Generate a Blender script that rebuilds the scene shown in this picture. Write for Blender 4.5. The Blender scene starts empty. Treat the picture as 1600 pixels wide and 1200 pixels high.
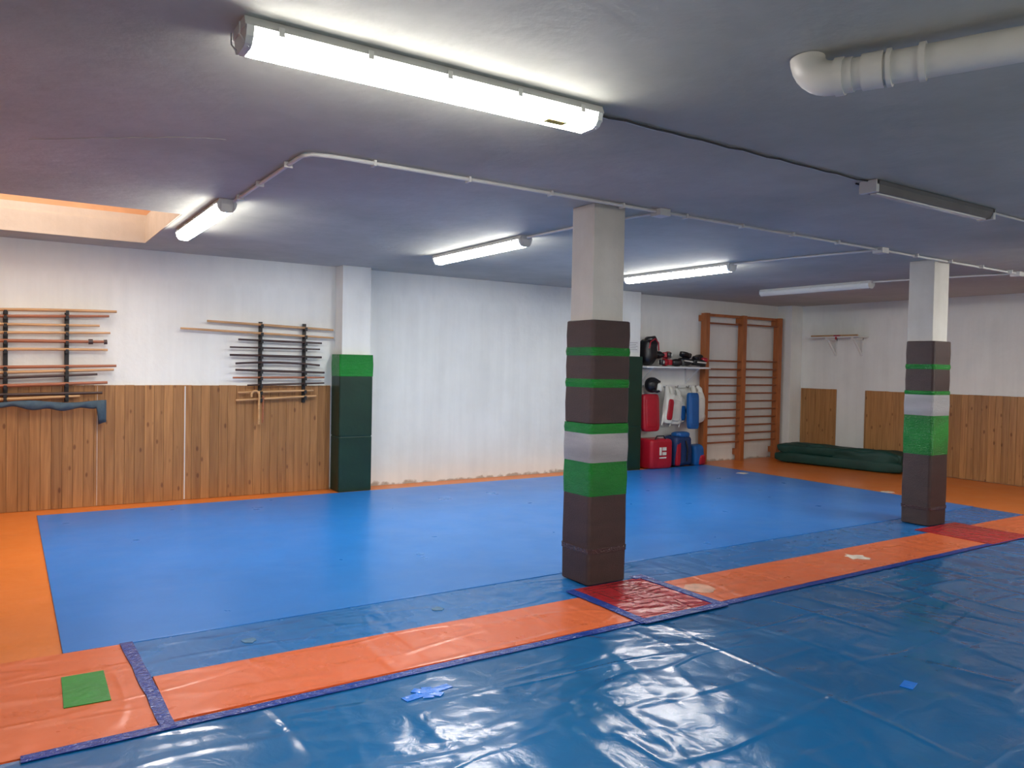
import bpy, math, random
from mathutils import Vector, Matrix, noise
random.seed(7)
D=bpy.data
scn=bpy.context.scene

# ------------------------------------------------------------------ materials
def new_mat(name):
    m=D.materials.new(name); m.use_nodes=True
    nt=m.node_tree; b=nt.nodes["Principled BSDF"]
    return m,nt,b
def N(nt,t,**kw):
    n=nt.nodes.new(t)
    for k,v in kw.items():
        if k in n.inputs: n.inputs[k].default_value=v
        else: setattr(n,k,v)
    return n
def coords(nt,scale=(1,1,1),rz=0.0):
    tc=N(nt,"ShaderNodeTexCoord"); mp=N(nt,"ShaderNodeMapping")
    mp.inputs["Scale"].default_value=scale; mp.inputs["Rotation"].default_value=(0,0,rz)
    nt.links.new(tc.outputs["Object"],mp.inputs["Vector"])
    return mp.outputs["Vector"]
def ramp(nt,fac,stops):
    r=N(nt,"ShaderNodeValToRGB")
    e=r.color_ramp.elements
    while len(e)<len(stops): e.new(0.5)
    for i,(p,c) in enumerate(stops):
        e[i].position=p; e[i].color=(*c,1) if len(c)==3 else c
    nt.links.new(fac,r.inputs["Fac"]); return r.outputs["Color"]
def srgb(r,g,b):
    f=lambda c:(c/255/12.92) if c/255<=0.04045 else ((c/255+0.055)/1.055)**2.4
    return (f(r),f(g),f(b))
def mat(name,col,rough=0.5,var=0.12,vs=4.0,bump=0.0,bs=30.0,metal=0.0,stretch=(1,1,1),dist=0.0,coat=0.0,emis=None,es=0,spec=0.5):
    m,nt,b=new_mat(name)
    v=coords(nt,stretch)
    n=N(nt,"ShaderNodeTexNoise",Scale=vs,Detail=4.0); nt.links.new(v,n.inputs["Vector"])
    lo=tuple(max(0,c*(1-var)) for c in col); hi=tuple(min(1,c*(1+var)) for c in col)
    c=ramp(nt,n.outputs["Fac"],[(0.3,lo),(0.7,hi)])
    nt.links.new(c,b.inputs["Base Color"])
    b.inputs["Roughness"].default_value=rough; b.inputs["Metallic"].default_value=metal
    b.inputs["Specular IOR Level"].default_value=spec
    if coat: b.inputs["Coat Weight"].default_value=coat; b.inputs["Coat Roughness"].default_value=0.08
    if bump:
        n2=N(nt,"ShaderNodeTexNoise",Scale=bs,Detail=3.0,Distortion=dist); nt.links.new(v,n2.inputs["Vector"])
        bp=N(nt,"ShaderNodeBump",Strength=bump,Distance=0.02); nt.links.new(n2.outputs["Fac"],bp.inputs["Height"])
        nt.links.new(bp.outputs["Normal"],b.inputs["Normal"])
    if emis: 
        b.inputs["Emission Color"].default_value=(*emis,1); b.inputs["Emission Strength"].default_value=es
    return m

def plaster(name,base,dirt,stain_top=False,scale=1.0,streak=0.25):
    m,nt,b=new_mat(name)
    v=coords(nt,(1,1,1))
    n=N(nt,"ShaderNodeTexNoise",Scale=0.9*scale,Detail=6.0,Roughness=0.6); nt.links.new(v,n.inputs["Vector"])
    c1=ramp(nt,n.outputs["Fac"],[(0.35,dirt),(0.62,base)])
    v2=coords(nt,(5,5,0.35))
    n2=N(nt,"ShaderNodeTexNoise",Scale=1.3,Detail=5.0,Roughness=0.6); nt.links.new(v2,n2.inputs["Vector"])
    c2=ramp(nt,n2.outputs["Fac"],[(0.36,(0.80,0.80,0.79)),(0.6,(1,1,1))])
    mx=N(nt,"ShaderNodeMix",data_type='RGBA',blend_type='MULTIPLY'); mx.inputs[0].default_value=streak
    nt.links.new(c1,mx.inputs[6]); nt.links.new(c2,mx.inputs[7])
    last=mx.outputs[2]
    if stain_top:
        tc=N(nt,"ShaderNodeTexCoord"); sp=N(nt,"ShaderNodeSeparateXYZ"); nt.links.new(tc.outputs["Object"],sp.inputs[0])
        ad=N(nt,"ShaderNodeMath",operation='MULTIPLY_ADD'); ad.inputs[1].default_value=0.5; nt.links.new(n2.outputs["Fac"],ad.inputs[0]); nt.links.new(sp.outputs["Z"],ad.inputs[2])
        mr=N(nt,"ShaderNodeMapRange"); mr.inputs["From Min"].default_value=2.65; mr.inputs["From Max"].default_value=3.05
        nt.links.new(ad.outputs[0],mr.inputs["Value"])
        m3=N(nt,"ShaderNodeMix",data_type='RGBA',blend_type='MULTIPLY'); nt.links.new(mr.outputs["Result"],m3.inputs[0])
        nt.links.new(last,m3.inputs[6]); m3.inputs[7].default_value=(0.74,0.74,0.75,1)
        n4=N(nt,"ShaderNodeTexNoise",Scale=9.0,Detail=5.0); nt.links.new(v,n4.inputs["Vector"])
        a4=N(nt,"ShaderNodeMath",operation='MULTIPLY_ADD'); a4.inputs[1].default_value=-0.16; nt.links.new(n4.outputs["Fac"],a4.inputs[0]); nt.links.new(sp.outputs["Z"],a4.inputs[2])
        mr2=N(nt,"ShaderNodeMapRange"); mr2.inputs["From Min"].default_value=-0.045; mr2.inputs["From Max"].default_value=-0.075
        nt.links.new(a4.outputs[0],mr2.inputs["Value"])
        m4=N(nt,"ShaderNodeMix",data_type='RGBA',blend_type='MIX'); nt.links.new(mr2.outputs["Result"],m4.inputs[0])
        nt.links.new(m3.outputs[2],m4.inputs[6]); m4.inputs[7].default_value=(*srgb(180,170,156),1)
        last=m4.outputs[2]
    nt.links.new(last,b.inputs["Base Color"])
    b.inputs["Roughness"].default_value=0.75
    n3=N(nt,"ShaderNodeTexNoise",Scale=14.0,Detail=6.0); nt.links.new(v,n3.inputs["Vector"])
    bp=N(nt,"ShaderNodeBump",Strength=0.18,Distance=0.02); nt.links.new(n3.outputs["Fac"],bp.inputs["Height"])
    nt.links.new(bp.outputs["Normal"],b.inputs["Normal"])
    return m

def wood_planks(name,axis,dark,light,w=0.095):
    m,nt,b=new_mat(name)
    tc=N(nt,"ShaderNodeTexCoord"); sp=N(nt,"ShaderNodeSeparateXYZ"); nt.links.new(tc.outputs["Object"],sp.inputs[0])
    dv=N(nt,"ShaderNodeMath",operation='DIVIDE'); dv.inputs[1].default_value=w; nt.links.new(sp.outputs[axis],dv.inputs[0])
    fl=N(nt,"ShaderNodeMath",operation='FLOOR'); nt.links.new(dv.outputs[0],fl.inputs[0])
    wn=N(nt,"ShaderNodeTexWhiteNoise",noise_dimensions='1D'); nt.links.new(fl.outputs[0],wn.inputs["W"])
    mul=N(nt,"ShaderNodeVectorMath",operation='MULTIPLY'); nt.links.new(tc.outputs["Object"],mul.inputs[0]); mul.inputs[1].default_value=(26,26,1.3)
    add=N(nt,"ShaderNodeVectorMath",operation='ADD'); nt.links.new(mul.outputs[0],add.inputs[0])
    sc=N(nt,"ShaderNodeVectorMath",operation='SCALE'); sc.inputs["Scale"].default_value=37.0; nt.links.new(wn.outputs["Color"],sc.inputs[0]); nt.links.new(sc.outputs[0],add.inputs[1])
    gn=N(nt,"ShaderNodeTexNoise",Scale=1.4,Detail=5.0,Distortion=0.6); nt.links.new(add.outputs[0],gn.inputs["Vector"])
    c1=ramp(nt,gn.outputs["Fac"],[(0.25,dark),(0.75,light)])
    mr=N(nt,"ShaderNodeMapRange"); mr.inputs["To Min"].default_value=0.85; mr.inputs["To Max"].default_value=1.12; nt.links.new(wn.outputs["Value"],mr.inputs["Value"])
    hs=N(nt,"ShaderNodeHueSaturation"); nt.links.new(c1,hs.inputs["Color"]); nt.links.new(mr.outputs["Result"],hs.inputs["Value"])
    km=N(nt,"ShaderNodeVectorMath",operation='MULTIPLY'); nt.links.new(tc.outputs["Object"],km.inputs[0]); km.inputs[1].default_value=(9.5,9.5,4.2)
    vo=N(nt,"ShaderNodeTexVoronoi",Scale=1.0); nt.links.new(km.outputs[0],vo.inputs["Vector"])
    kr=ramp(nt,vo.outputs["Distance"],[(0.08,(0.34,0.22,0.16)),(0.15,(1,1,1))])
    mx=N(nt,"ShaderNodeMix",data_type='RGBA',blend_type='MULTIPLY'); mx.inputs[0].default_value=0.75
    nt.links.new(hs.outputs["Color"],mx.inputs[6]); nt.links.new(kr,mx.inputs[7])
    nt.links.new(mx.outputs[2],b.inputs["Base Color"]); b.inputs["Roughness"].default_value=0.42
    return m

def tarp(name,col,rough=0.14,b1=0.5,b2=0.25,s1=2.2,var=0.12,stretch=(1,1,1),crease=0.0,cs=1.0):
    m,nt,b=new_mat(name)
    v=coords(nt,stretch)
    n=N(nt,"ShaderNodeTexNoise",Scale=1.1,Detail=4.0); nt.links.new(v,n.inputs["Vector"])
    lo=tuple(c*(1-var) for c in col); hi=tuple(min(1,c*(1+var)) for c in col)
    nt.links.new(ramp(nt,n.outputs["Fac"],[(0.3,lo),(0.7,hi)]),b.inputs["Base Color"])
    rr=N(nt,"ShaderNodeMapRange"); rr.inputs["To Min"].default_value=rough*0.8; rr.inputs["To Max"].default_value=rough*1.4
    n5=N(nt,"ShaderNodeTexNoise",Scale=3.0,Detail=5.0); nt.links.new(v,n5.inputs["Vector"]); nt.links.new(n5.outputs["Fac"],rr.inputs["Value"])
    nt.links.new(rr.outputs["Result"],b.inputs["Roughness"])
    a=N(nt,"ShaderNodeTexNoise",Scale=s1,Detail=2.0,Distortion=0.8); nt.links.new(v,a.inputs["Vector"])
    c=N(nt,"ShaderNodeTexNoise",Scale=s1*4,Detail=3.0,Distortion=1.5); nt.links.new(v,c.inputs["Vector"])
    p1=N(nt,"ShaderNodeBump",Strength=b1,Distance=0.06); nt.links.new(a.outputs["Fac"],p1.inputs["Height"])
    p2=N(nt,"ShaderNodeBump",Strength=b2,Distance=0.02); nt.links.new(c.outputs["Fac"],p2.inputs["Height"]); nt.links.new(p1.outputs["Normal"],p2.inputs["Normal"])
    lastn=p2.outputs["Normal"]
    if crease:
        for rz,st in ((0.5,(0.7*cs,2.6*cs,1)),(-0.35,(1.9*cs,0.6*cs,1))):
            vv=coords(nt,st,rz)
            k=N(nt,"ShaderNodeTexNoise",Scale=1.0,Detail=1.5,Distortion=0.5); nt.links.new(vv,k.inputs["Vector"])
            s=N(nt,"ShaderNodeMath",operation='SUBTRACT'); s.inputs[1].default_value=0.5; nt.links.new(k.outputs["Fac"],s.inputs[0])
            ab=N(nt,"ShaderNodeMath",operation='ABSOLUTE'); nt.links.new(s.outputs[0],ab.inputs[0])
            mr=N(nt,"ShaderNodeMapRange",interpolation_type='SMOOTHSTEP'); mr.inputs["From Min"].default_value=0.0; mr.inputs["From Max"].default_value=0.09; mr.inputs["To Min"].default_value=1.0; mr.inputs["To Max"].default_value=0.0
            nt.links.new(ab.outputs[0],mr.inputs["Value"])
            p3=N(nt,"ShaderNodeBump",Strength=crease,Distance=0.012); nt.links.new(mr.outputs["Result"],p3.inputs["Height"]); nt.links.new(lastn,p3.inputs["Normal"])
            lastn=p3.outputs["Normal"]
    nt.links.new(lastn,b.inputs["Normal"])
    return m

MW=plaster("wall_plaster",srgb(243,244,238),srgb(233,234,228),True)
MCOL=plaster("column_plaster",srgb(208,204,196),srgb(184,179,170))
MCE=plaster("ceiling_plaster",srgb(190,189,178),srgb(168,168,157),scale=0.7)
MSH=plaster("shaft_plaster",srgb(206,190,172),srgb(192,174,154))
MSHO=mat("shaft_orange",srgb(200,152,112),0.6)
WOODX=wood_planks("pine_planks_x","X",srgb(140,94,52),srgb(182,132,80))
WOODY=wood_planks("pine_planks_y","Y",srgb(150,102,56),srgb(192,142,88))
WBACK=mat("plank_backing",srgb(98,66,40),0.6)
FARB=tarp("blue_mat_vinyl",srgb(34,120,202),rough=0.28,b1=0.14,b2=0.05,s1=1.2,var=0.07)
STRB=tarp("blue_strip_vinyl",srgb(24,106,174),rough=0.24,b1=0.3,b2=0.08,s1=3.0,crease=0.22,cs=1.5)
NEARB=tarp("blue_tarp_vinyl",srgb(14,94,150),rough=0.19,b1=0.46,b2=0.12,s1=2.0,var=0.12,crease=0.30,cs=1.1)
ORF=tarp("orange_mat_vinyl",srgb(218,118,46),rough=0.30,b1=0.2,b2=0.08,s1=2.0,var=0.06)
ORB=tarp("orange_band_vinyl",srgb(218,106,60),rough=0.26,b1=0.25,b2=0.06,s1=2.5,var=0.05,crease=0.25,cs=1.4)
REDM=tarp("red_mat_vinyl",srgb(168,40,46),rough=0.22,b1=0.3,b2=0.2,s1=6.0,crease=0.4,cs=3)
TAPEB=tarp("dark_blue_tape",srgb(14,56,144),rough=0.22,b1=0.1,b2=0.4,s1=8.0)
TAPEL=mat("bright_blue_tape",srgb(20,116,220),0.25,bump=0.4,bs=20)
TAPEG=tarp("green_tape",srgb(14,130,38),rough=0.16,b1=0.2,b2=0.7,s1=9.0,var=0.25,stretch=(1,1,3))
TAPEW=tarp("clear_wrap_film",srgb(206,204,204),rough=0.18,b1=0.2,b2=0.9,s1=10.0,var=0.26,stretch=(1,1,6))
TAPEG2=mat("floor_green_tape",srgb(20,134,42),0.35,bump=0.2,bs=25)
PADB=mat("brown_foam_pad",srgb(66,47,43),0.5,var=0.15,vs=6,bump=0.35,bs=90,stretch=(1,1,3))
PADG=mat("dark_green_pad",srgb(14,50,36),0.36,var=0.15,bump=0.15,bs=12)
GLOSSBAND=tarp("pad_film_band",srgb(84,62,58),rough=0.12,b1=0.1,b2=0.9,s1=12.0)
PVC=mat("pvc_white",srgb(204,201,192),0.35,var=0.06,bump=0.05,bs=20)
COND=mat("conduit_grey",srgb(204,202,198),0.45,var=0.06)
CABLE=mat("black_cable",srgb(44,42,42),0.5)
HOUS=mat("fixture_housing",srgb(206,206,202),0.4,var=0.04)
LENS=mat("diffuser_lit",(0.9,0.9,0.88),0.3,var=0.0,emis=(1.0,0.978,0.93),es=58)
LENS2=mat("diffuser_lit_side",(0.9,0.9,0.88),0.3,var=0.0,emis=(1.0,0.978,0.93),es=9)
LOFF=mat("diffuser_unlit",srgb(214,214,208),0.2,var=0.03)
DARK=mat("dark_metal",srgb(90,90,92),0.4)
BLK=mat("black_wood",srgb(26,24,25),0.5)
OAK=mat("light_oak",srgb(200,156,108),0.4,stretch=(1,12,12),var=0.2)
REDOAK=mat("red_oak",srgb(160,98,66),0.4,stretch=(1,12,12),var=0.2)
EBONY=mat("dark_stick",srgb(66,46,40),0.4,stretch=(1,12,12),var=0.2)
BARW=mat("wall_bar_wood",srgb(170,98,50),0.38,var=0.15,stretch=(6,6,1))
RUNGW=mat("rung_wood",srgb(145,84,50),0.38,var=0.15)
SLATE=mat("slate_cloth",srgb(66,86,100),0.8,bump=0.4,bs=15)
GREENM=mat("green_mat_cloth",srgb(12,60,52),0.6,var=0.2,bump=0.6,bs=6)
WHITEP=mat("white_paint",srgb(226,226,222),0.5,var=0.04)
RED=mat("red_leather",srgb(172,24,42),0.35,bump=0.15,bs=20)
BLUE=mat("blue_leather",srgb(24,92,158),0.4,bump=0.15,bs=20)
DBLUE=mat("navy_nylon",srgb(20,48,92),0.6,bump=0.3,bs=20)
BLACK=mat("black_leather",srgb(24,24,28),0.35,bump=0.2,bs=20)
WLE=mat("white_leather",srgb(222,220,208),0.45,bump=0.3,bs=18)
CREAM=mat("cream_patch",srgb(222,208,192),0.5,var=0.2,vs=20)
PATCH=mat("worn_orange_patch",srgb(214,156,126),0.4,var=0.25,vs=16)
GREYP=mat("grey_scuff",srgb(64,112,150),0.5,var=0.3,vs=30)
YELL=mat("yellow_label",srgb(220,190,60),0.5)
INK=mat("ink",srgb(90,90,90),0.6)
BOUNCEF=mat("pale_bounce_floor",srgb(205,203,198),0.6,var=0.08)  # unseen floor behind the camera, pale grey added to bounce neutral light
GLASS=mat("skylight_pane",srgb(250,240,228),0.5,emis=(1.0,0.92,0.82),es=0.8)

# ------------------------------------------------------------------ mesh builder
class B:
    def __init__(s,name): s.n=name; s.v=[]; s.f=[]; s.m=[]; s.sm=[]; s.mats=[]
    def mi(s,m):
        if m not in s.mats: s.mats.append(m)
        return s.mats.index(m)
    def add(s,vs,fs,m,smooth=False):
        o=len(s.v); s.v+= [tuple(v) for v in vs]; k=s.mi(m)
        for f in fs: s.f.append([i+o for i in f]); s.m.append(k); s.sm.append(smooth)
    def box(s,x0,x1,y0,y1,z0,z1,m,T=None):
        vs=[Vector((x,y,z)) for z in (z0,z1) for y in (y0,y1) for x in (x0,x1)]
        if T: vs=[T@v for v in vs]
        s.add(vs,[(0,2,3,1),(4,5,7,6),(0,1,5,4),(2,6,7,3),(0,4,6,2),(1,3,7,5)],m)
    def tube(s,pts,r,m,seg=12,cap=True,flat=1.0):
        pts=[Vector(p) for p in pts]; n=len(pts)
        rs=r if isinstance(r,(list,tuple)) else [r]*n
        t0=(pts[1]-pts[0]).normalized()
        up=Vector((0,0,1)) if abs(t0.z)<0.9 else Vector((1,0,0))
        side=t0.cross(up).normalized(); vs=[];fs=[]
        for i,p in enumerate(pts):
            t=((pts[min(i+1,n-1)]-p).normalized()+(p-pts[max(i-1,0)]).normalized())
            t=t.normalized() if t.length>1e-6 else t0
            side=(side-t*side.dot(t)).normalized(); u2=side.cross(t).normalized()
            for k in range(seg):
                a=2*math.pi*k/seg; vs.append(p+side*math.cos(a)*rs[i]+u2*math.sin(a)*rs[i]*flat)
        for i in range(n-1):
            for k in range(seg):
                a=i*seg+k; b=i*seg+(k+1)%seg; fs.append((a,b,b+seg,a+seg))
        s.add(vs,fs,m,True)
        if cap:
            s.add(vs[:seg],[tuple(range(seg))[::-1]],m); s.add(vs[-seg:],[tuple(range(seg))],m)
    def sell(s,c,size,m,e1=0.4,e2=0.4,T=None,nu=28,nv=16,lump=0.0,lf=4.0):
        vs=[];fs=[]
        pw=lambda w,e: math.copysign(abs(w)**e,w)
        for i in range(nv+1):
            ph=-math.pi/2+math.pi*i/nv
            for j in range(nu):
                th=2*math.pi*j/nu
                p=Vector((size[0]/2*pw(math.cos(ph),e1)*pw(math.cos(th),e2),size[1]/2*pw(math.cos(ph),e1)*pw(math.sin(th),e2),size[2]/2*pw(math.sin(ph),e1)))
                if lump: p+= (noise.noise_vector((p+Vector(c))*lf))*lump
                if T: p=T@p
                vs.append(p+Vector(c))
        for i in range(nv):
            for j in range(nu):
                a=i*nu+j;b=i*nu+(j+1)%nu; fs.append((a,b,b+nu,a+nu))
        s.add(vs,fs,m,True)
    def rsq(s,cx,cy,levels,r=0.03):
        k=5; ring=[]
        for (sx,sy,a0) in ((1,1,0),(-1,1,90),(-1,-1,180),(1,-1,270)):
            for i in range(k+1): ring.append((sx,sy,math.radians(a0+90*i/k)))
        n=len(ring); prev=None
        for (z,hx,hy,m) in levels:
            cur=[Vector((cx+sx*(hx-r)+r*math.cos(a),cy+sy*(hy-r)+r*math.sin(a),z)) for sx,sy,a in ring]
            if prev: s.add(prev+cur,[(i,(i+1)%n,(i+1)%n+n,i+n) for i in range(n)],m)
            else: s.add(cur,[tuple(range(n))[::-1]],m)
            prev=cur
        s.add(prev,[tuple(range(n))],m)
    def sheet(s,x0,x1,y0,y1,z,m,t=0.004,T=None): s.box(x0,x1,y0,y1,z-t,z,m,T)
    def poly(s,pts,z,m,t=0.003):
        n=len(pts); vs=[(x,y,z-t) for x,y in pts]+[(x,y,z) for x,y in pts]
        s.add(vs,[tuple(range(n,2*n)),tuple(range(n))[::-1]]+[(i,(i+1)%n,(i+1)%n+n,i+n) for i in range(n)],m)
    def done(s,parent=None,bevel=0):
        me=D.meshes.new(s.n); me.from_pydata(s.v,[],s.f)
        for m in s.mats: me.materials.append(m)
        for p,k,sm in zip(me.polygons,s.m,s.sm): p.material_index=k; p.use_smooth=sm
        me.update(); o=D.objects.new(s.n,me); scn.collection.objects.link(o)
        if parent: o.parent=parent
        if bevel:
            md=o.modifiers.new("bevel",'BEVEL'); md.width=bevel; md.segments=2; md.limit_method='ANGLE'
        return o

H=2.70; YB=9.08; XR=11.88; XL=-3.0; YF=-4.0
# ------------------------------------------------------------------ shell
b=B("floor"); b.box(XL,XR,-0.2,YB,-0.15,0.0,ORF); b.box(XL,XR,YF,-0.2,-0.15,0.0,BOUNCEF); b.done()
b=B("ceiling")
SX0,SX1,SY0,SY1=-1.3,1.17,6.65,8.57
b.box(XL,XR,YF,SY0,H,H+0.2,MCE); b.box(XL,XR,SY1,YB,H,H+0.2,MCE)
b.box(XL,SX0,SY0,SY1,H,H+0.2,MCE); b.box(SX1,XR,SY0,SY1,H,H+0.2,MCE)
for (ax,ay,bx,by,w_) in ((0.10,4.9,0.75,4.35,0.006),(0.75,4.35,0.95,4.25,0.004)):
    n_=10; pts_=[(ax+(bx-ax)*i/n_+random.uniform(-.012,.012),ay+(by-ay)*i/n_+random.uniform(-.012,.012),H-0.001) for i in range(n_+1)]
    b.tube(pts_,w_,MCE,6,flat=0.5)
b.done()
b=B("wall_back"); b.box(XL-0.2,XR+0.2,YB,YB+0.2,-0.15,H+0.2,MW); b.done()
b=B("wall_right"); b.box(XR,XR+0.2,YF,YB,-0.15,H+0.2,MW); b.done()
b=B("wall_left"); b.box(XL-0.2,XL,YF,YB,-0.15,H+0.2,MW); b.done()
b=B("wall_front"); b.box(XL-0.2,XR+0.2,YF-0.2,YF,-0.15,H+0.2,MW); b.done()
# skylight shaft
b=B("window_1")
zt=3.55; zm=2.98
for (x0,x1,y0,y1) in ((SX0-0.1,SX1+0.1,SY1,SY1+0.1),(SX0-0.1,SX1+0.1,SY0-0.1,SY0),(SX0-0.1,SX0,SY0,SY1),(SX1,SX1+0.1,SY0,SY1)):
    b.box(x0,x1,y0,y1,H+0.2,zm,MSH)
e=0.012
b.box(SX0,SX1,SY1-e,SY1,H+0.002,H+0.2,MSH); b.box(SX0,SX1,SY0,SY0+e,H+0.002,H+0.2,MSH)
b.box(SX1-e,SX1,SY0+e,SY1-e,H+0.002,H+0.2,MSH); b.box(SX0,SX0+e,SY0+e,SY1-e,H+0.002,H+0.2,MSH)
g=0.10
for (x0,x1,y0,y1) in ((SX0-0.2,SX1+0.2,SY1+g,SY1+g+0.1),(SX0-0.2,SX1+0.2,SY0-g-0.1,SY0-g),(SX0-g-0.1,SX0-g,SY0-g,SY1+g),(SX1+g,SX1+g+0.1,SY0-g,SY1+g)):
    b.box(x0,x1,y0,y1,zm-0.05,zt,MSHO)
b.box(SX0-g,SX1+g,SY0-g,SY1+g,zt,zt+0.02,GLASS)
for i in range(1,4):
    x=SX0+(SX1-SX0)*i/4; b.box(x-0.02,x+0.02,SY0-g,SY1+g,zt-0.05,zt,WHITEP)
b.done()

# concrete columns / pilasters
def pillar(name,x0,x1,y0,y1,z0=0.0,m=None):
    q=B(name); q.box(x0,x1,y0,y1,z0,H-0.0005,m or MW); return q.done(bevel=0.006)
pillar("concrete_column",3.445,3.73,4.27,4.52,0.011,MCOL)
pillar("concrete_column",7.80,8.08,4.24,4.50,0.011,MCOL)
pillar("pilaster",3.34,3.70,8.84,YB-0.001)
pillar("pilaster",7.72,8.08,8.84,YB-0.001)
pillar("pilaster",11.58,XR-0.001,8.78,YB-0.001)

def padded(name,cx,cy,hx,hy,bands,clear):
    q=B(name)
    for (z0,z1,m,o) in bands:
        ins=0.010 if m is PADB else 0.0
        q.rsq(cx,cy,[(z0,hx-ins*0.6+o,hy-ins*0.6+o,m),(z0+0.006,hx+o,hy+o,m),((z0+z1)/2,hx+0.003+o,hy+0.003+o,m),(z1-0.006,hx+o,hy+o,m),(z1,hx-ins*0.6+o,hy-ins*0.6+o,m)],0.03)
    for z0,z1 in clear: q.rsq(cx,cy,[(z0,hx+0.007,hy+0.007,GLOSSBAND),(z1,hx+0.008,hy+0.008,GLOSSBAND)],0.034)
    q.done()
padded("column_padding",3.59,4.375,0.175,0.16,[(0.012,0.655,PADB,0),(0.64,0.877,TAPEG,0.002),(0.877,1.085,TAPEW,0.003),(1.08,1.15,TAPEG,0.004),(1.15,1.425,PADB,0),(1.405,1.465,TAPEG,0.003),(1.45,1.66,PADB,0),(1.63,1.688,TAPEG,0.003),(1.675,1.88,PADB,0)],[(0.235,0.27)])
padded("column_padding",7.945,4.355,0.163,0.15,[(0.012,0.74,PADB,0),(0.727,1.125,TAPEG,0.003),(1.125,1.34,TAPEW,0.004),(1.335,1.375,TAPEG,0.005),(1.36,1.61,PADB,0),(1.595,1.645,TAPEG,0.003),(1.63,1.88,PADB,0)],[(0.17,0.20)])
def wpad(name,x0,x1,y0,top,g0):
    q=B(name); cx=(x0+x1)/2; hx=(x1-x0)/2; y1=YB-0.004; cy=(y0+y1)/2; hy=(y1-y0)/2
    q.rsq(cx,cy,[(0.001,hx-0.006,hy-0.001,PADG),(0.01,hx,hy,PADG),(0.65,hx,hy,PADG),(0.66,hx-0.008,hy-0.003,PADG)],0.02)
    q.rsq(cx,cy,[(0.66,hx-0.008,hy-0.003,PADG),(0.67,hx,hy,PADG),(g0,hx,hy,PADG)],0.02)
    if top>g0: q.rsq(cx,cy-0.005,[(g0-0.02,hx+0.004,hy,TAPEG),((g0+top)/2,hx+0.007,hy+0.003,TAPEG),(top,hx+0.002,hy-0.003,TAPEG)],0.02)
    q.done()
wpad("pilaster_padding",3.30,3.72,8.79,1.64,1.40)
wpad("pilaster_padding",7.68,8.10,8.79,1.72,1.72)

# wainscots
def planks_x(name,x0,x1,z1,m,y):
    q=B(name); w=0.095; k=math.floor(x0/w)
    while k*w<x1:
        a=max(x0,k*w+0.001); c=min(x1,(k+1)*w-0.001)
        if c-a>0.01: q.box(a,c,y-0.018,y-0.004,0.002,z1+random.uniform(-.002,.002),m)
        k+=1
    q.box(x0,x1,y-0.008,y,0.002,z1-0.01,WBACK)
    return q.done(bevel=0.002)
planks_x("wainscot_back",XL+0.01,3.285,1.26,WOODX,YB-0.001)
def planks_y(name,y0,y1,z1):
    q=B(name); w=0.095; k=math.floor(y0/w); X=XR-0.001
    while k*w<y1:
        a=max(y0,k*w+0.001); c=min(y1,(k+1)*w-0.001)
        if c-a>0.01: q.box(X-0.018,X-0.004,a,c,0.008,z1+random.uniform(-.002,.002),WOODY)
        k+=1
    q.box(X-0.008,X,y0,y1,0.008,z1-0.01,WBACK)
    q.done(bevel=0.002)
planks_y("wainscot_right",YF+0.01,7.53,1.25)
planks_y("wainscot_right",8.06,8.76,1.25)
q=B("trim_1"); q.box(1.634,1.644,YB-0.024,YB-0.0195,0.01,1.25,WHITEP); q.done()
q=B("trim_2"); q.box(0.787,0.791,YB-0.023,YB-0.0195,0.01,1.25,CREAM); q.done()

# ------------------------------------------------------------------ floor mats
q=B("blue_floor_mat"); q.sheet(0.25,9.47,4.60,8.73,0.010,FARB,0.010)
q.done(bevel=0.003)
q=B("blue_vinyl_strip"); q.sheet(0.56,9.47,4.055,4.595,0.006,STRB,0.006); q.done()
q=B("orange_vinyl_band"); q.sheet(0.60,7.50,3.52,4.05,0.009,ORB,0.008); q.done()
q=B("orange_vinyl_band"); q.sheet(8.25,XR-0.03,3.52,4.05,0.009,ORB,0.008); q.done()
q=B("orange_floor_mat"); q.sheet(XL+0.01,0.54,3.47,4.60,0.008,ORB,0.008); q.done()
q=B("blue_vinyl_tarp"); q.sheet(XL+0.01,XR-0.03,-0.2,3.46,0.005,NEARB,0.005); q.done()
q=B("red_floor_mat"); q.sheet(3.26,3.90,3.47,4.205,0.014,REDM,0.005); q.done()
q=B("red_floor_mat"); q.sheet(7.50,8.25,3.47,4.19,0.014,REDM,0.005); q.done()
def tape(pts,w,m,z=0.0155):
    q=B("blue_floor_tape"); 
    for (x0,y0,x1,y1) in pts:
        d=Vector((x1-x0,y1-y0)); L=d.length; d/=L; n=Vector((-d.y,d.x)); segs=max(2,int(L/0.12))
        l=[];r=[]
        for i in range(segs+1):
            p=Vector((x0,y0))+d*(L*i/segs); e1=random.uniform(-.004,.004); e2=random.uniform(-.004,.004)
            l.append((p+n*(w/2+e1))); r.append((p-n*(w/2+e2)))
        q.poly([tuple(a) for a in r]+[tuple(a) for a in reversed(l)],z,m,0.004)
        z+=0.0006
    return q.done()
tape([(0.05,3.455,3.26,3.475),(3.2,3.47,7.6,3.49),(7.55,3.49,XR-0.05,3.50),(0.575,3.44,0.545,4.60)],0.058,TAPEB,0.0125)
tape([(3.24,3.43,3.24,4.19),(3.92,3.43,3.92,4.23),(3.22,3.45,3.95,3.45),(3.83,4.22,3.95,4.22)],0.075,TAPEB,0.018)
q=B("green_tape_patch"); q.poly([(0.225,4.25),(0.215,3.87),(0.40,3.86),(0.405,4.245)],0.012,TAPEG2); q.done()
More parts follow.
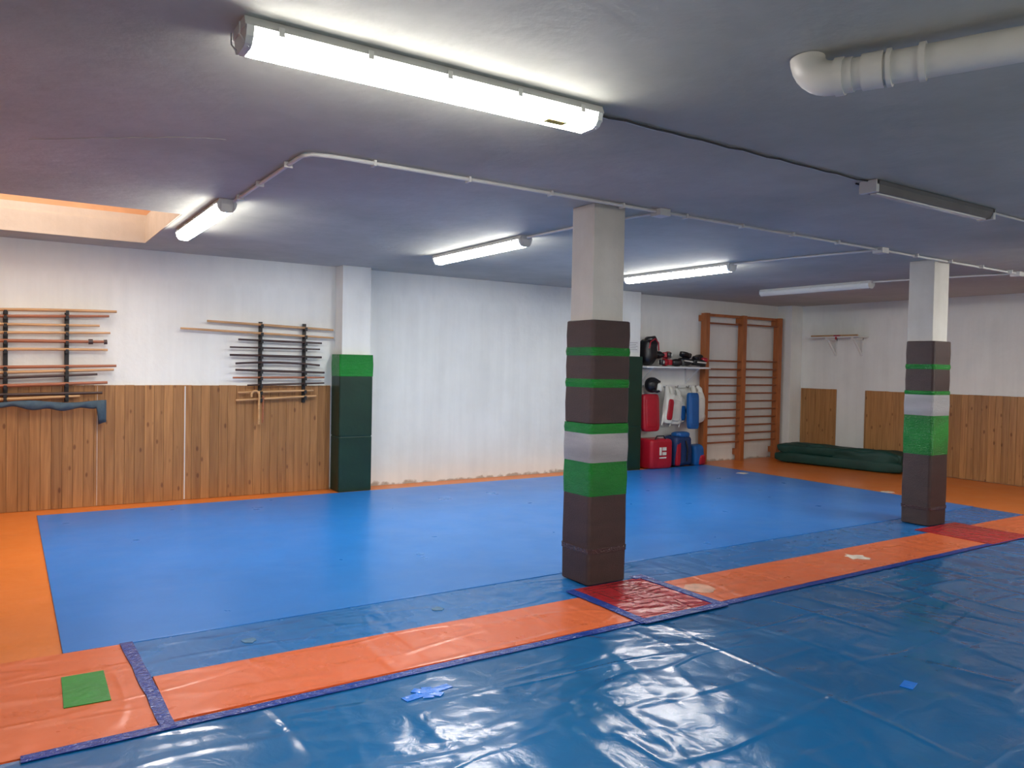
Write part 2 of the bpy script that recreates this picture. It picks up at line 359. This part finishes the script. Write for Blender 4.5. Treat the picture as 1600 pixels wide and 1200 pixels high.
def star(name,cx,cy,r,m,z,n=14,j=0.35):
    q=B(name); pts=[]
    for i in range(n):
        a=2*math.pi*i/n; rr=r*(1-j*random.random()); pts.append((cx+rr*math.cos(a),cy+rr*math.sin(a)))
    q.poly(pts,z,m); q.done()
star("worn_floor_patch",4.08,3.80,0.12,PATCH,0.0125,18,0.15)
star("worn_floor_patch",5.93,3.81,0.12,CREAM,0.0125,14,0.6)
star("worn_floor_patch",9.20,7.76,0.11,CREAM,0.0135,14,0.6)
star("worn_floor_patch",9.60,5.74,0.10,CREAM,0.0035,14,0.5)
star("floor_scuff",1.12,4.32,0.05,GREYP,0.0095); star("floor_scuff",2.28,4.30,0.045,GREYP,0.0095)
q=B("bright_blue_tape_patch")
for ang,l,w in ((0.15,0.26,0.05),(1.2,0.12,0.05),(2.3,0.15,0.045)):
    T=Matrix.Translation((1.66,3.22,0))@Matrix.Rotation(ang,4,'Z'); q.box(-l/2,l/2,-w/2,w/2,0.0055,0.0085+ang*0.0004,TAPEL,T)
q.done()
q=B("bright_blue_tape_patch"); T=Matrix.Translation((3.75,2.1,0))@Matrix.Rotation(0.3,4,'Z'); q.box(-.05,.05,-.03,.03,0.0055,0.0085,TAPEL,T); q.done()

# ------------------------------------------------------------------ ceiling lamps
def lamp(x0,y0,x1,y1,lit=True,w=0.13,bare=False):
    L=math.hypot(x1-x0,y1-y0); ang=math.atan2(y1-y0,x1-x0)
    T=Matrix.Translation(((x0+x1)/2,(y0+y1)/2,0))@Matrix.Rotation(ang,4,'Z')
    q=B("fluorescent_ceiling_lamp"); h=L/2
    def prism(prof,xa,xb,m):
        n=len(prof); vs=[T@Vector((xa,y,z)) for y,z in prof]+[T@Vector((xb,y,z)) for y,z in prof]
        q.add(vs,[tuple(range(n)),tuple(range(n,2*n))[::-1]]+[(i,i+n,(i+1)%n+n,(i+1)%n) for i in range(n)],m)
    if bare:
        prism([(-w/2,H-0.005),(w/2,H-0.005),(w/2,H-0.03),(w/3,H-0.07),(-w/3,H-0.07),(-w/2,H-0.03)],-h,h,DARK)
        prism([(-w/5,H-0.07),(w/5,H-0.07),(w/6,H-0.078),(-w/6,H-0.078)],-h+0.05,h-0.05,LOFF)
        q.box(-h-0.01,-h+0.02,-w/2,w/2,H-0.075,H-0.003,HOUS,T); q.box(h-0.02,h+0.01,-w/2,w/2,H-0.075,H-0.003,HOUS,T)
        return q.done()
    prism([(-w/2+0.01,H-0.001),(w/2-0.01,H-0.001),(w/2+0.004,H-0.034),(-w/2-0.004,H-0.034)],-h,h,HOUS)
    prof=[(-w/2-0.002,H-0.034),(w/2+0.002,H-0.034),(w/2-0.006,H-0.066),(w/2-0.022,H-0.088),(w/2-0.042,H-0.096),(-w/2+0.042,H-0.096),(-w/2+0.022,H-0.088),(-w/2+0.006,H-0.066)]
    if lit:
        prism([prof[0],prof[1],prof[2],prof[7]],-h+0.03,h-0.03,LENS2)
        prism([prof[7],prof[2],prof[3],prof[4],prof[5],prof[6]],-h+0.03,h-0.03,LENS)
    else: prism(prof,-h+0.03,h-0.03,LOFF)
    prof2=[(y*1.02,z) for y,z in prof]
    prism(prof2,-h+0.005,-h+0.03,LOFF); prism(prof2,h-0.03,h-0.005,LOFF)
    for sx in (-1,1):
        for sy in (-1,1):
            q.tube([T@Vector((sx*(h-0.02),sy*w*0.30,H-0.094)),T@Vector((sx*(h+0.012),sy*w*0.34,H-0.06)),T@Vector((sx*(h+0.012),sy*w*0.34,H-0.02))],0.003,HOUS,6)
    for i in range(5):
        xx=-h+0.12+(L-0.24)*i/4
        for sgn in (-1,1):
            a=sgn*(w/2+0.004); q.box(xx-0.010,xx+0.010,min(a,a+sgn*0.005),max(a,a+sgn*0.005),H-0.05,H-0.02,HOUS,T)
    return q.done()
lamp(0.66,2.76,2.20,2.76,w=0.165)
lamp(1.32,5.80,1.32,7.45); lamp(3.85,5.72,3.85,7.40); lamp(6.53,5.72,6.53,7.42); lamp(9.08,5.72,9.08,7.40,lit=False)
lamp(4.32,2.76,5.72,2.76,bare=True,w=0.11)
lamp(1.0,-1.2,2.5,-1.2,w=0.15); lamp(4.6,-1.2,6.1,-1.2,w=0.15); lamp(8.2,-1.2,9.7,-1.2,w=0.15); lamp(8.0,2.76,9.5,2.76,w=0.15)
q=B("lamp_label"); q.box(1.93,2.03,2.715,2.76,H-0.0985,H-0.0965,YELL); q.done()

# conduits
zc=H-0.018
q=B("ceiling_conduit")
q.tube([(1.36,5.78,zc),(1.36,4.35,zc),(1.365,4.25,zc),(1.40,4.19,zc),(1.48,4.17,zc),(1.60,4.16,zc),(3.95,4.16,zc)],0.012,COND,8)
q.tube([(3.95,4.16,zc),(6.77,4.18,zc),(9.42,4.20,zc),(XR-0.01,4.22,zc)],0.011,COND,8)
q.tube([(3.85,5.70,zc),(3.87,5.0,zc),(3.97,4.2,zc)],0.011,COND,8)
q.tube([(6.53,5.70,zc),(6.6,5.0,zc),(6.75,4.2,zc)],0.011,COND,8)
q.tube([(9.08,5.70,zc),(9.2,5.0,zc),(9.40,4.2,zc)],0.011,COND,8)
for x,y in ((3.97,4.16),(6.76,4.18),(9.42,4.20)): q.box(x-0.05,x+0.05,y-0.05,y+0.05,H-0.05,H-0.001,COND)
x=1.75
while x<11.5:
    q.box(x-0.008,x+0.008,4.145,4.195,H-0.034,H-0.001,COND); x+=0.62
for y in (4.5,5.1,5.6): q.box(1.335,1.385,y-0.008,y+0.008,H-0.034,H-0.001,COND)
q.done()
q=B("ceiling_cable")
pts=[(2.20+0.1*i,2.76+0.004*math.sin(i*1.7),H-0.010-0.003*math.sin(i*2.3)) for i in range(22)]
q.tube(pts,0.005,CABLE,8); q.tube([(p[0],p[1]+0.013,p[2]+0.002) for p in pts],0.005,COND,8)
q.tube([(4.3+0.15*i,2.83+0.012*math.sin(i*2.1),H-0.01) for i in range(11)],0.006,CABLE,8)
q.tube([(5.7,2.76,H-0.012),(7,2.77,H-0.012),(8.0,2.76,H-0.012)],0.008,COND,8)
q.done()
# drain pipe
q=B("drain_pipe")
zp=2.61; A=Vector((2.46,1.83,zp)); Bp=Vector((2.72,1.217,zp)); d=(Bp-A).normalized()
R=0.088; arc=[]
for i in range(9):
    a=math.radians(90*i/8); arc.append(A+d*(R-R*math.sin(a))+Vector((0,0,1))*(R-R*math.cos(a)))
q.tube([A+d*4.5,A+d*1.0,A+d*0.15],0.056,PVC,28)
q.tube([A+d*0.16]+arc,0.061,PVC,28)
for t,rr,l in ((0.10,0.067,0.03),(0.19,0.063,0.07),(0.27,0.065,0.015),(0.37,0.0655,0.02)):
    q.tube([A+d*t,A+d*(t+l)],rr,PVC,28)
q.done()

# ------------------------------------------------------------------ weapon racks
yS=YB-0.075
def rack(name,straps,z0,z1,sticks,extra=None):
    q=B(name)
    for x in straps:
        q.box(x-0.02,x+0.02,YB-0.042,YB-0.020,z0,z1,BLK)
        for s in sticks:
            t=(x-s[0])/(s[2]-s[0])
            if 0<t<1:
                z=s[1]+(s[3]-s[1])*t-s[4]-0.008
                q.box(x-0.014,x+0.014,YB-0.115,YB-0.03,z-0.010,z,BLK); q.box(x-0.014,x+0.014,YB-0.115,YB-0.103,z,z+0.03,BLK)
    for (xa,za,xb,zb,r,m,*o) in sticks:
        n=8; pts=[]; bow=o[0] if o else 0
        for i in range(n+1):
            t=i/n; pts.append((xa+(xb-xa)*t,yS,za+(zb-za)*t+bow*4*t*(1-t)))
        rs=[r*(0.8+0.2*math.sin(math.pi*i/n)) for i in range(n+1)]
        q.tube(pts,rs,m,10)
    if extra: extra(q)
    return q.done()
def z1(y,px=105): return 1.98-(y-490)*0.00645+0.0004*(px-105)
def s1(yl,xr,yr,r,m,bow=0): 
    X=0.51+(xr-105)*0.0058
    return (-0.62,z1(yl,0)-0.0,X,z1(yr,xr),r*1.3,m,bow)
def ex1(q):
    q.tube([(0.70,yS,z1(535,140)),(0.74,yS,z1(535,145))],0.026,EBONY,12)
    q.tube([(0.84,yS,z1(536,160)),(0.87,yS,z1(536,165))],0.024,EBONY,12)
rack("martial_arts_stick_rack",(-0.01,0.51),1.09,1.99,[
 s1(487,182,488,0.013,OAK,0.01),s1(496,170,495,0.012,REDOAK),s1(506,155,510,0.011,OAK),s1(519,172,522,0.011,OAK),
 s1(530,166,536,0.014,REDOAK),s1(545,168,549,0.012,OAK,0.008),s1(571,182,575,0.013,REDOAK),s1(580,178,581,0.012,OAK),
 s1(589,152,587,0.011,EBONY),s1(600,168,601,0.014,REDOAK),s1(612,160,617,0.013,EBONY),s1(621,125,620,0.013,OAK)],ex1)
def z2(y,px): return 1.96-(y-507)*0.0073+0.00012*(px-405)
def X2(px): return 2.43+(px-405)*0.00735 if px>=405 else 2.43+(px-405)*0.0070
def s2(xl,yl,xr,yr,r,m,bow=0): return (X2(xl),z2(yl,xl),X2(xr),z2(yr,xr),r*1.1,m,bow)
def ex2(q):
    cx=2.40; zt=z2(622,400)
    pts=[(cx-0.03+0.045*math.cos(math.radians(200-i*22)),yS-0.035,zt+0.03+0.05*math.sin(math.radians(200-i*22))) for i in range(10)]
    pts+= [(cx+0.012,yS-0.035,zt-0.05),(cx+0.015,yS-0.03,zt-0.30)]
    q.tube(pts,0.013,OAK,10)
    q.tube([(cx+0.06,yS-0.03,zt+0.02),(cx+0.055,yS-0.03,zt-0.28)],0.011,REDOAK,10)
rack("martial_arts_stick_rack",(2.44,2.95),1.06,1.99,[
 s2(322,504,522,513,0.014,OAK),s2(283,516,523,526,0.013,OAK),s2(370,531,503,535,0.012,EBONY),s2(357,543,500,545,0.010,EBONY),
 s2(357,555,503,558,0.014,EBONY),s2(366,568,500,571,0.013,EBONY,0.02),s2(366,578,508,583,0.014,EBONY),s2(362,590,508,591,0.012,REDOAK),
 s2(385,602,508,600,0.011,EBONY),s2(370,613,490,612,0.012,OAK),s2(367,625,495,621,0.013,OAK)],ex2)
# slate cloth draped under the first rack
q=B("draped_cloth"); vs=[];fs=[];n=60
for i in range(n+1):
    x=-0.5+1.36*i/n
    sag=0.03*math.sin((x+0.5)*5)+0.016*math.sin(x*23)
    zt_=1.10+0.012*math.sin(x*9)
    zb=1.035+sag*0.7-(0.17 if x>0.79 else 0)
    for j in range(6):
        t=j/5; vs.append((x,YB-0.145-0.02*math.sin(t*math.pi)-0.012*math.sin(x*40+t*3),zt_+(zb-zt_)*t))
for i in range(n):
    for j in range(5):
        a=i*6+j; fs.append((a,a+1,a+7,a+6))
q.add(vs,fs,SLATE,True); o=q.done(); md=o.modifiers.new("s",'SOLIDIFY'); md.thickness=0.012

# ------------------------------------------------------------------ wall bars
q=B("gymnastic_wall_bars")
ups=(9.60,10.50,11.43)
for x in ups:
    q.box(x-0.045,x+0.045,8.89,8.95,0.0,2.47,BARW); q.box(x-0.03,x+0.03,8.95,YB-0.001,2.34,2.44,BARW); q.box(x-0.03,x+0.03,8.95,YB-0.001,0.1,0.2,BARW)
    q.box(x-0.02,x+0.02,8.95,9.03,0.0,2.47,BARW)
zr=[2.31]+[1.69-0.136*i for i in range(11)]
for i,z in enumerate(zr):
    for k in range(2):
        dz=0.01*(k==1)
        q.tube([(ups[k]+0.02,8.935,z+dz),(ups[k+1]-0.02,8.935,z+dz)],0.019,RUNGW,10,flat=0.8)
q.box(9.56,10.54,8.93,8.96,2.42,2.465,BARW); q.box(10.46,11.47,8.93,8.96,2.42,2.465,BARW)
q.done(bevel=0.004)

# ------------------------------------------------------------------ equipment shelf + gear
q=B("equipment_shelf"); q.box(8.12,9.50,8.72,YB-0.001,1.555,1.58,WHITEP)
for x in (8.3,9.3):
    q.box(x-0.012,x+0.012,8.78,YB-0.001,1.535,1.555,WHITEP); q.box(x-0.012,x+0.012,YB-0.02,YB-0.001,1.30,1.555,WHITEP)
    q.tube([(x,8.80,1.54),(x,YB-0.02,1.33)],0.008,WHITEP,8)
q.done()
def RM(rx=0,ry=0,rz=0): return (Matrix.Rotation(rz,3,'Z')@Matrix.Rotation(ry,3,'Y')@Matrix.Rotation(rx,3,'X'))
def glove(c,m,m2,rz,rx=0.0,s=1.0):
    q=B("boxing_glove"); R=RM(rx,0,rz); C=Vector(c)
    def at(o): return C+R@(Vector(o)*s)
    q.sell(at((0.05,0,0)),(0.18*s,0.12*s,0.12*s),m,0.8,0.8,R)
    q.sell(at((0.0,0.055,0.0)),(0.12*s,0.055*s,0.06*s),m,0.9,0.9,R@Matrix.Rotation(0.3,3,'Z'))
    q.sell(at((-0.09,0,0)),(0.13*s,0.085*s,0.085*s),m2,0.35,0.8,R)
    q.tube([at((-0.13,0,0)),at((-0.11,0,0))],0.046*s,WLE,14)
    q.done()
q=B("black_sports_bag"); q.sell((8.29,8.90,1.80),(0.26,0.26,0.40),BLACK,0.6,0.6,lump=0.03,lf=8); q.sell((8.33,8.88,1.99),(0.2,0.18,0.10),BLACK,0.8,0.8,lump=0.03,lf=9)
q.tube([(8.2,8.77,1.85),(8.22,8.76,1.95),(8.30,8.75,2.0),(8.38,8.76,1.94),(8.4,8.77,1.82)],0.010,RED,8); q.done()
glove((8.56,8.82,1.645),RED,BLACK,0.5); glove((8.58,8.92,1.76),BLACK,RED,2.6); glove((8.77,8.82,1.645),BLACK,RED,-0.3); glove((8.75,8.92,1.76),RED,BLACK,0.9)
q=B("shin_guard")
q.sell((9.05,8.86,1.665),(0.24,0.14,0.12),BLACK,0.5,0.7,lump=0.03,lf=9); q.sell((9.07,8.86,1.77),(0.26,0.13,0.08),BLACK,0.6,0.7,RM(0,0.15,0.2),lump=0.03,lf=9)
q.tube([(8.97,8.785,1.68),(9.15,8.78,1.66)],0.012,WLE,8); q.done()
q=B("shin_guard"); q.sell((9.34,8.84,1.655),(0.26,0.14,0.11),BLACK,0.5,0.7,RM(0,0.1,-0.2),lump=0.02,lf=9); q.sell((9.34,8.86,1.74),(0.22,0.12,0.07),BLACK,0.6,0.7,RM(0,-0.2,0.2),lump=0.03,lf=9)
q.sell((9.44,8.82,1.70),(0.12,0.12,0.08),RED,0.7,0.7); q.tube([(9.24,8.76,1.66),(9.42,8.75,1.65)],0.012,WLE,8); q.done()
# hanging gear
q=B("hanging_hook_rail"); q.box(8.15,9.50,YB-0.025,YB-0.0005,1.24,1.29,WHITEP)
for x in (8.3,8.55,8.8,9.05,9.3,9.45): q.tube([(x,YB-0.02,1.26),(x,YB-0.08,1.25),(x,YB-0.09,1.28)],0.006,DARK,6)
q.done()
q=B("head_guard"); q.sell((8.38,8.88,1.29),(0.24,0.20,0.24),BLACK,0.9,0.9); q.sell((8.45,8.81,1.25),(0.10,0.14,0.15),WLE,0.7,0.7)
q.tube([(8.30,8.78,1.21),(8.38,8.76,1.19),(8.48,8.78,1.21)],0.02,BLACK,8); q.tube([(8.28,8.81,1.35),(8.38,8.78,1.37),(8.47,8.81,1.34)],0.02,BLACK,8); q.done()
def kshield(name,cx,cy,cz,w,h,t,m,m2,ry=0):
    q=B(name); R=RM(-0.06,ry,0)
    q.sell((cx,cy,cz),(w,t,h),m,0.25,0.35,R); q.sell((cx,cy-t*0.30,cz),(w*0.72,t*0.55,h*0.78),m2,0.25,0.35,R)
    for s in (-1,1): q.tube([Vector((cx,cy,cz))+R@Vector((s*w*0.3,t*0.45,h*0.2)),Vector((cx,cy,cz))+R@Vector((s*w*0.3,t*0.9,0)),Vector((cx,cy,cz))+R@Vector((s*w*0.3,t*0.45,-h*0.2))],0.012,BLACK,8)
    q.done()
kshield("kick_shield",8.34,8.87,0.86,0.34,0.58,0.10,RED,RED)
kshield("kick_shield",9.20,8.80,0.88,0.22,0.58,0.09,BLUE,BLUE,0.03)
def vest(name,cx,cy,cz,w,h,m,m2,ry=0):
    q=B(name); R=RM(0,ry,0); C=Vector((cx,cy,cz))
    q.sell(C,(w,0.10,h*0.72),m,0.35,0.5,R,lump=0.02,lf=8)
    q.sell(C+R@Vector((0,-0.035,-0.02)),(w*0.66,0.07,h*0.5),m2,0.4,0.5,R)
    for s in (-1,1):
        q.tube([C+R@Vector((s*w*0.28,0,h*0.28)),C+R@Vector((s*w*0.30,0.02,h*0.42)),C+R@Vector((s*w*0.2,0.05,h*0.5))],[0.045,0.04,0.03],m,10)
        q.tube([C+R@Vector((s*w*0.45,0,-h*0.1)),C+R@Vector((s*w*0.56,0,-h*0.22)),C+R@Vector((s*w*0.5,0.01,-h*0.42))],0.014,WLE,8)
    q.done()
vest("body_protector",8.66,8.80,0.93,0.17,0.66,WLE,RED,0.12)
vest("body_protector",8.88,8.90,0.90,0.30,0.66,WLE,WLE,0.08)
vest("body_protector",9.08,8.95,0.86,0.18,0.48,WLE,BLUE,0.0)
vest("body_protector",9.43,8.90,0.92,0.24,0.70,WLE,WLE,-0.1)
# bags on floor
q=B("red_gear_bag"); q.sell((8.42,8.84,0.235),(0.46,0.36,0.46),RED,0.22,0.22,nu=40,nv=24)
q.tube([(8.30,8.70,0.46),(8.34,8.70,0.51),(8.48,8.70,0.51),(8.52,8.70,0.46)],0.01,BLACK,8)
q.box(8.36,8.40,8.652,8.660,0.22,0.34,WLE); q.box(8.42,8.50,8.652,8.660,0.29,0.34,WLE); q.box(8.42,8.50,8.652,8.660,0.22,0.265,WLE); q.box(8.36,8.50,8.652,8.660,0.17,0.19,WLE)
q.done()
q=B("blue_gear_bag"); q.sell((8.92,8.86,0.25),(0.38,0.34,0.48),DBLUE,0.3,0.3,lump=0.03,lf=6); q.sell((8.80,8.74,0.23),(0.1,0.12,0.40),RED,0.3,0.4)
q.tube([(8.95,8.69,0.42),(8.96,8.66,0.3),(8.98,8.69,0.1)],0.014,BLACK,8); q.sell((8.95,8.82,0.51),(0.28,0.22,0.09),BLUE,0.5,0.6,lump=0.02,lf=6); q.done()
q=B("small_gear_bag"); q.sell((9.28,8.84,0.17),(0.22,0.28,0.34),BLUE,0.35,0.35,lump=0.02,lf=7); q.sell((9.34,8.78,0.10),(0.16,0.2,0.18),RED,0.5,0.5); q.done()
# notice on the pilaster
q=B("paper_notice"); q.box(7.80,8.05,8.836,8.839,1.78,1.96,WHITEP)
for i in range(5): q.box(7.83,8.02-0.03*(i%2),8.8345,8.836,1.925-i*0.026,1.930-i*0.026,INK)
q.done()

# folded green mat
q=B("folded_green_mat")
A=Vector((10.95,8.60,0)); E=Vector((11.38,6.60,0)); u=(E-A).normalized(); nrm=Vector((-u.y,u.x,0)); L=(E-A).length
R=Matrix((u,nrm,Vector((0,0,1)))).transposed()
c=(A+E)/2+nrm*0.23
q.sell(c+Vector((0,0,0.095)),(L,0.44,0.18),GREENM,0.3,0.12,R,nu=90,nv=16,lump=0.04,lf=3.2)
q.sell(c+Vector((0,0,0.235))+nrm*0.01,(L*0.97,0.40,0.16),GREENM,0.35,0.14,R,nu=110,nv=18,lump=0.06,lf=3.6)
q.sell(c+Vector((0,0,0.20))-nrm*0.10+u*0.45,(1.0,0.24,0.26),GREENM,0.5,0.3,R,nu=60,nv=16,lump=0.07,lf=4.5)
q.sell(c+Vector((0,0,0.28))+nrm*0.04-u*0.55,(0.7,0.26,0.10),GREENM,0.6,0.4,R,nu=50,nv=14,lump=0.05,lf=5)
q.done()

# bracket shelf on right wall
q=B("bracket_shelf")
q.box(XR-0.30,XR-0.001,7.50,8.50,2.12,2.14,WHITEP)
for y in (7.62,8.10):
    q.box(XR-0.025,XR-0.001,y-0.022,y+0.022,1.82,2.12,WHITEP); q.box(XR-0.28,XR-0.001,y-0.022,y+0.022,2.085,2.12,WHITEP)
    q.tube([(XR-0.25,y,2.10),(XR-0.02,y,1.85)],0.018,WHITEP,8)
q.tube([(XR-0.24,7.55,2.155),(XR-0.2,8.45,2.155)],0.014,OAK,8)
q.tube([(XR-0.14,7.60,2.155),(XR-0.12,8.25,2.155)],0.014,WLE,8)
q.sell((XR-0.26,7.92,2.155),(0.05,0.12,0.03),RED,0.6,0.7,lump=0.01,lf=9); q.sell((XR-0.307,7.90,2.11),(0.012,0.03,0.05),RED,0.6,0.7)
q.done()

# ------------------------------------------------------------------ light from the skylight
ld=D.lights.new("skylight_daylight",'AREA'); ld.shape='RECTANGLE'; ld.size=2.2; ld.size_y=1.7; ld.energy=24; ld.color=(1.0,0.92,0.84)
lo=D.objects.new("skylight_daylight",ld); lo.location=((SX0+SX1)/2,(SY0+SY1)/2,zt-0.08); scn.collection.objects.link(lo)

w=D.worlds.new("World"); scn.world=w; w.use_nodes=True
w.node_tree.nodes["Background"].inputs[0].default_value=(0.7,0.8,1,1); w.node_tree.nodes["Background"].inputs[1].default_value=0.5

# ------------------------------------------------------------------ camera
M=Matrix(((0.8377509,-0.0035996,-0.5460408),(-0.5456867,0.0310890,-0.8374125),(0.0199902,0.9995102,0.0240806)))
cd=D.cameras.new("camera"); cd.sensor_width=36; cd.lens=1212/1600*36; cd.clip_start=0.05
co=D.objects.new("camera",cd); co.matrix_world=Matrix.Translation((0,0,1.55))@M.to_4x4(); scn.collection.objects.link(co); scn.camera=co
scn.view_settings.view_transform='Standard'; scn.view_settings.exposure=0.44
